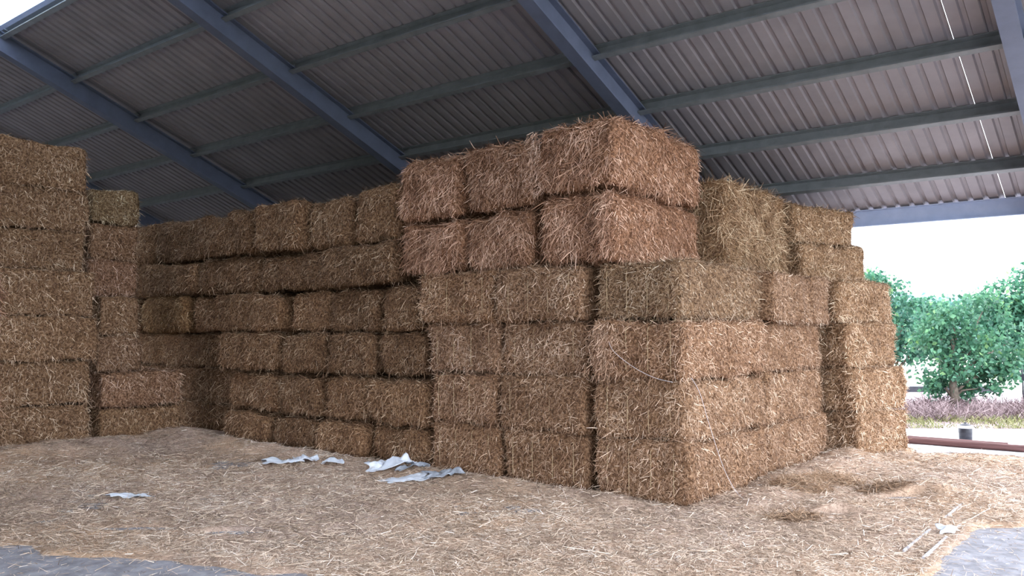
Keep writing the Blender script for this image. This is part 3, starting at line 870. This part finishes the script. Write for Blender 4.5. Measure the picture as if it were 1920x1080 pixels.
# thin post at the right picture edge
fp = empty('fence_post', uv(12.22, 20.0, -0.03)); tag(fp, 'thin dark post with a small box at the right picture edge', 'post')
mb = MB(); mb.tube([(0, 0, 0), (0.01, 0, 0.6), (-0.01, 0.01, 1.05)], 0.02, 8); mb.build('stake', M['black'], fp, True)
mb = MB(); mb.box((-0.06, -0.05, 0.62), (0.06, 0.05, 0.78)); mb.build('box', M['black'], fp)

# plants of the verge
def blades(n, u0, u1, v0, v1, h, w, seed_off, zbase=-0.03):
    u = RNG.uniform(u0, u1, n); v = RNG.uniform(v0, v1, n)
    X = u * 0.7819 - v * 0.6234; Y = u * 0.6234 + v * 0.7819
    cl = fbm(np.stack([X * 0.9, Y * 0.9, X * 0 + seed_off], 1), 12, 3)
    keep = RNG.random(n) < np.clip(0.6 + 1.1 * cl, 0.05, 1)
    X, Y, cl = X[keep], Y[keep], cl[keep]; k = len(X)
    D = np.stack([RNG.normal(0, 0.45, k), RNG.normal(0, 0.45, k), np.ones(k)], 1); D = nrm(D)
    ln = h * (0.7 + 0.7 * np.clip(cl, -0.6, 1)) * RNG.uniform(0.4, 1.5, k)
    N = RNG.normal(0, 1, (k, 3)); N[:, 2] = 0
    bend = np.stack([RNG.normal(0, 0.3, k), RNG.normal(0, 0.3, k), -np.abs(RNG.normal(0, 0.25, k))], 1)
    return stalks(np.stack([X, Y, np.full(k, zbase)], 1), D, N, ln, np.full(k, w) * RNG.uniform(0.6, 1.4, k), bend, np.clip(RNG.normal(0.5, 0.25, k) + 0.2 * cl, 0, 1), 3)
me = stalk_mesh('dry_weeds', [blades(15000, 6.2, 14.5, 16.6, 20.6, 0.36, 0.012, 4.0)])
tag(obj('dry_weeds', me, M['dry'], color=(1, 1, 1)), 'tangled dry purplish weeds on the verge outside', 'weeds', kind='stuff')
me = stalk_mesh('verge_grass', [blades(9000, 6.0, 12.5, 15.4, 17.2, 0.14, 0.011, 8.0)])
tag(obj('verge_grass', me, M['grass'], color=(1, 1, 1)), 'yellow green grass along the edge of the yard', 'grass', kind='stuff')

def leaves(C, n, size):
    """n leaves in blobs C = [(center, (rx, ry, rz), weight)]"""
    out = []
    tot = sum(c[2] for c in C)
    for c, r, wgt in C:
        k = int(n * wgt / tot)
        d = nrm(RNG.normal(0, 1, (k, 3)))
        rad = RNG.random(k) ** 0.45
        P = np.array(c) + d * rad[:, None] * np.array(r)
        P += 0.10 * RNG.normal(0, 1, (k, 3)) * np.array(r)
        out.append(P)
    P = np.concatenate(out); k = len(P)
    lump = fbm(P * 1.8, 14, 3)
    keep = lump > -0.10 + RNG.normal(0, 0.12, k)
    P, lump = P[keep], lump[keep]; k = len(P)
    D = nrm(RNG.normal(0, 1, (k, 3)) + np.array([0, 0, -0.4]))
    N = nrm(RNG.normal(0, 1, (k, 3)) + np.array([0, 0, 0.8]))
    W = nrm(np.cross(D, N)); Nn = nrm(np.cross(W, D))
    s = size * RNG.uniform(0.6, 1.3, k)[:, None]
    p0 = P; p1 = P + D * s * 0.45 + W * s * 0.36 + Nn * s * 0.10; p2 = P + D * s; p3 = P + D * s * 0.45 - W * s * 0.36 + Nn * s * 0.10
    V = np.stack([p0, p1, p2, p3], 1).reshape(-1, 3)
    b_ = np.arange(k)[:, None] * 4
    F = np.concatenate([b_ + np.array([[0, 1, 2]]), b_ + np.array([[0, 2, 3]])], 0)
    rnd = np.clip(0.42 + 0.5 * lump + 0.2 * RNG.normal(0, 1, k), 0, 1)
    return V, F, np.repeat(rnd, 4)

def tree(u, v, label, blobs, n, size, trunk_r, height, tint=(1, 1, 1)):
    base = uv(u, v, -0.05)
    t = empty('leafy_tree', base); tag(t, label, 'tree', 'trees beyond the yard')
    C = []
    for du, dv, dz, r, wgt in blobs:
        o_ = uv(du, dv, dz); C.append((o_, r, wgt))
    mb = MB()
    pts = [(0.03 * math.sin(k * 1.7), 0.03 * math.cos(k * 2.3), height * k / 6) for k in range(7)]
    mb.tube(pts, [trunk_r * (1.15 - 0.8 * k / 6) for k in range(7)], 9)
    mb.build('trunk', M['bark'], t, True)
    for c, r, wgt in C:
        c = Vector(c)
        s0 = Vector((0, 0, min(height * 0.5, max(0.15, c.z * 0.45))))
        mid = s0.lerp(c, 0.5) + Vector((random.uniform(-.1, .1), random.uniform(-.1, .1), 0.1))
        mb = MB(); mb.tube([s0, mid, c], [trunk_r * 0.42, trunk_r * 0.28, trunk_r * 0.1], 6)
        mb.build('branch', M['bark'], t, True)
    V, F, rnd = leaves(C, n, size)
    me = mesh_np('foliage', V, F)
    at = me.attributes.new('rnd', 'FLOAT', 'POINT'); at.data.foreach_set('value', rnd.astype(np.float32))
    f = obj('foliage', me, M['leaf'], t, tint); tag(f, kind='stuff')
    return t
tree(10.25, 19.4, 'bushy green tree with low crown just beyond the bucket', [
    (0.0, 0.0, 1.0, (0.85, 0.8, 0.6), 1.2), (-0.35, 0.1, 1.6, (0.6, 0.6, 0.55), 0.8), (0.55, 0.0, 1.6, (0.7, 0.7, 0.6), 1.0), (0.1, 0.2, 2.2, (0.8, 0.7, 0.55), 1.0),
    (0.95, 0.2, 0.85, (0.65, 0.6, 0.45), 0.8), (-0.2, -0.1, 0.55, (0.55, 0.5, 0.35), 0.7), (0.5, -0.1, 0.5, (0.5, 0.5, 0.3), 0.5), (0.9, 0.3, 2.3, (0.6, 0.6, 0.5), 0.7), (1.4, 0.3, 1.5, (0.5, 0.5, 0.6), 0.7)], 13000, 0.115, 0.10, 1.7)
tree(10.1, 22.2, 'green tree partly hidden behind the bright right stack', [
    (-0.1, 0.0, 2.8, (0.65, 0.7, 0.55), 0.8), (0.4, 0.0, 2.15, (0.75, 0.7, 0.6), 1.0), (0.35, 0.2, 1.3, (0.6, 0.6, 0.4), 0.8), (-0.3, 0.1, 1.5, (0.7, 0.6, 0.6), 0.8), (-0.5, 0.1, 3.0, (0.6, 0.5, 0.5), 0.8), (1.0, 0.1, 2.1, (0.7, 0.6, 0.65), 1.0), (0.9, 0.1, 1.5, (0.6, 0.6, 0.5), 0.7)], 10500, 0.12, 0.10, 2.2, (0.95, 1.0, 1.1))
tree(13.5, 21.5, 'dark green tree at the right picture edge', [
    (0.0, 0.0, 2.0, (0.9, 0.8, 0.8), 1.2), (-0.6, 0.0, 2.6, (0.75, 0.7, 0.6), 1.0), (0.3, 0.1, 3.1, (0.8, 0.7, 0.6), 1.0), (-0.6, 0.0, 1.2, (0.7, 0.6, 0.6), 0.8), (-1.1, 0.1, 1.9, (0.7, 0.6, 0.7), 0.8)], 10000, 0.12, 0.11, 2.2, (0.85, 0.95, 1.0))
tree(14.0, 27.2, 'paler bluish shrub seen between the trees along the field edge', [
    (0.0, 0.0, 2.2, (1.0, 0.8, 0.8), 1.2), (1.1, 0.0, 2.3, (1.0, 0.8, 0.8), 1.0), (-1.0, 0.0, 2.0, (1.0, 0.7, 0.8), 1.0), (0.6, 0.1, 1.3, (1.0, 0.7, 0.5), 0.9), (-1.6, 0.1, 2.3, (0.8, 0.7, 0.7), 0.8), (2.0, 0, 2.2, (0.9, 0.7, 0.8), 0.9)], 9000, 0.14, 0.09, 1.9, (1.2, 1.15, 1.6))
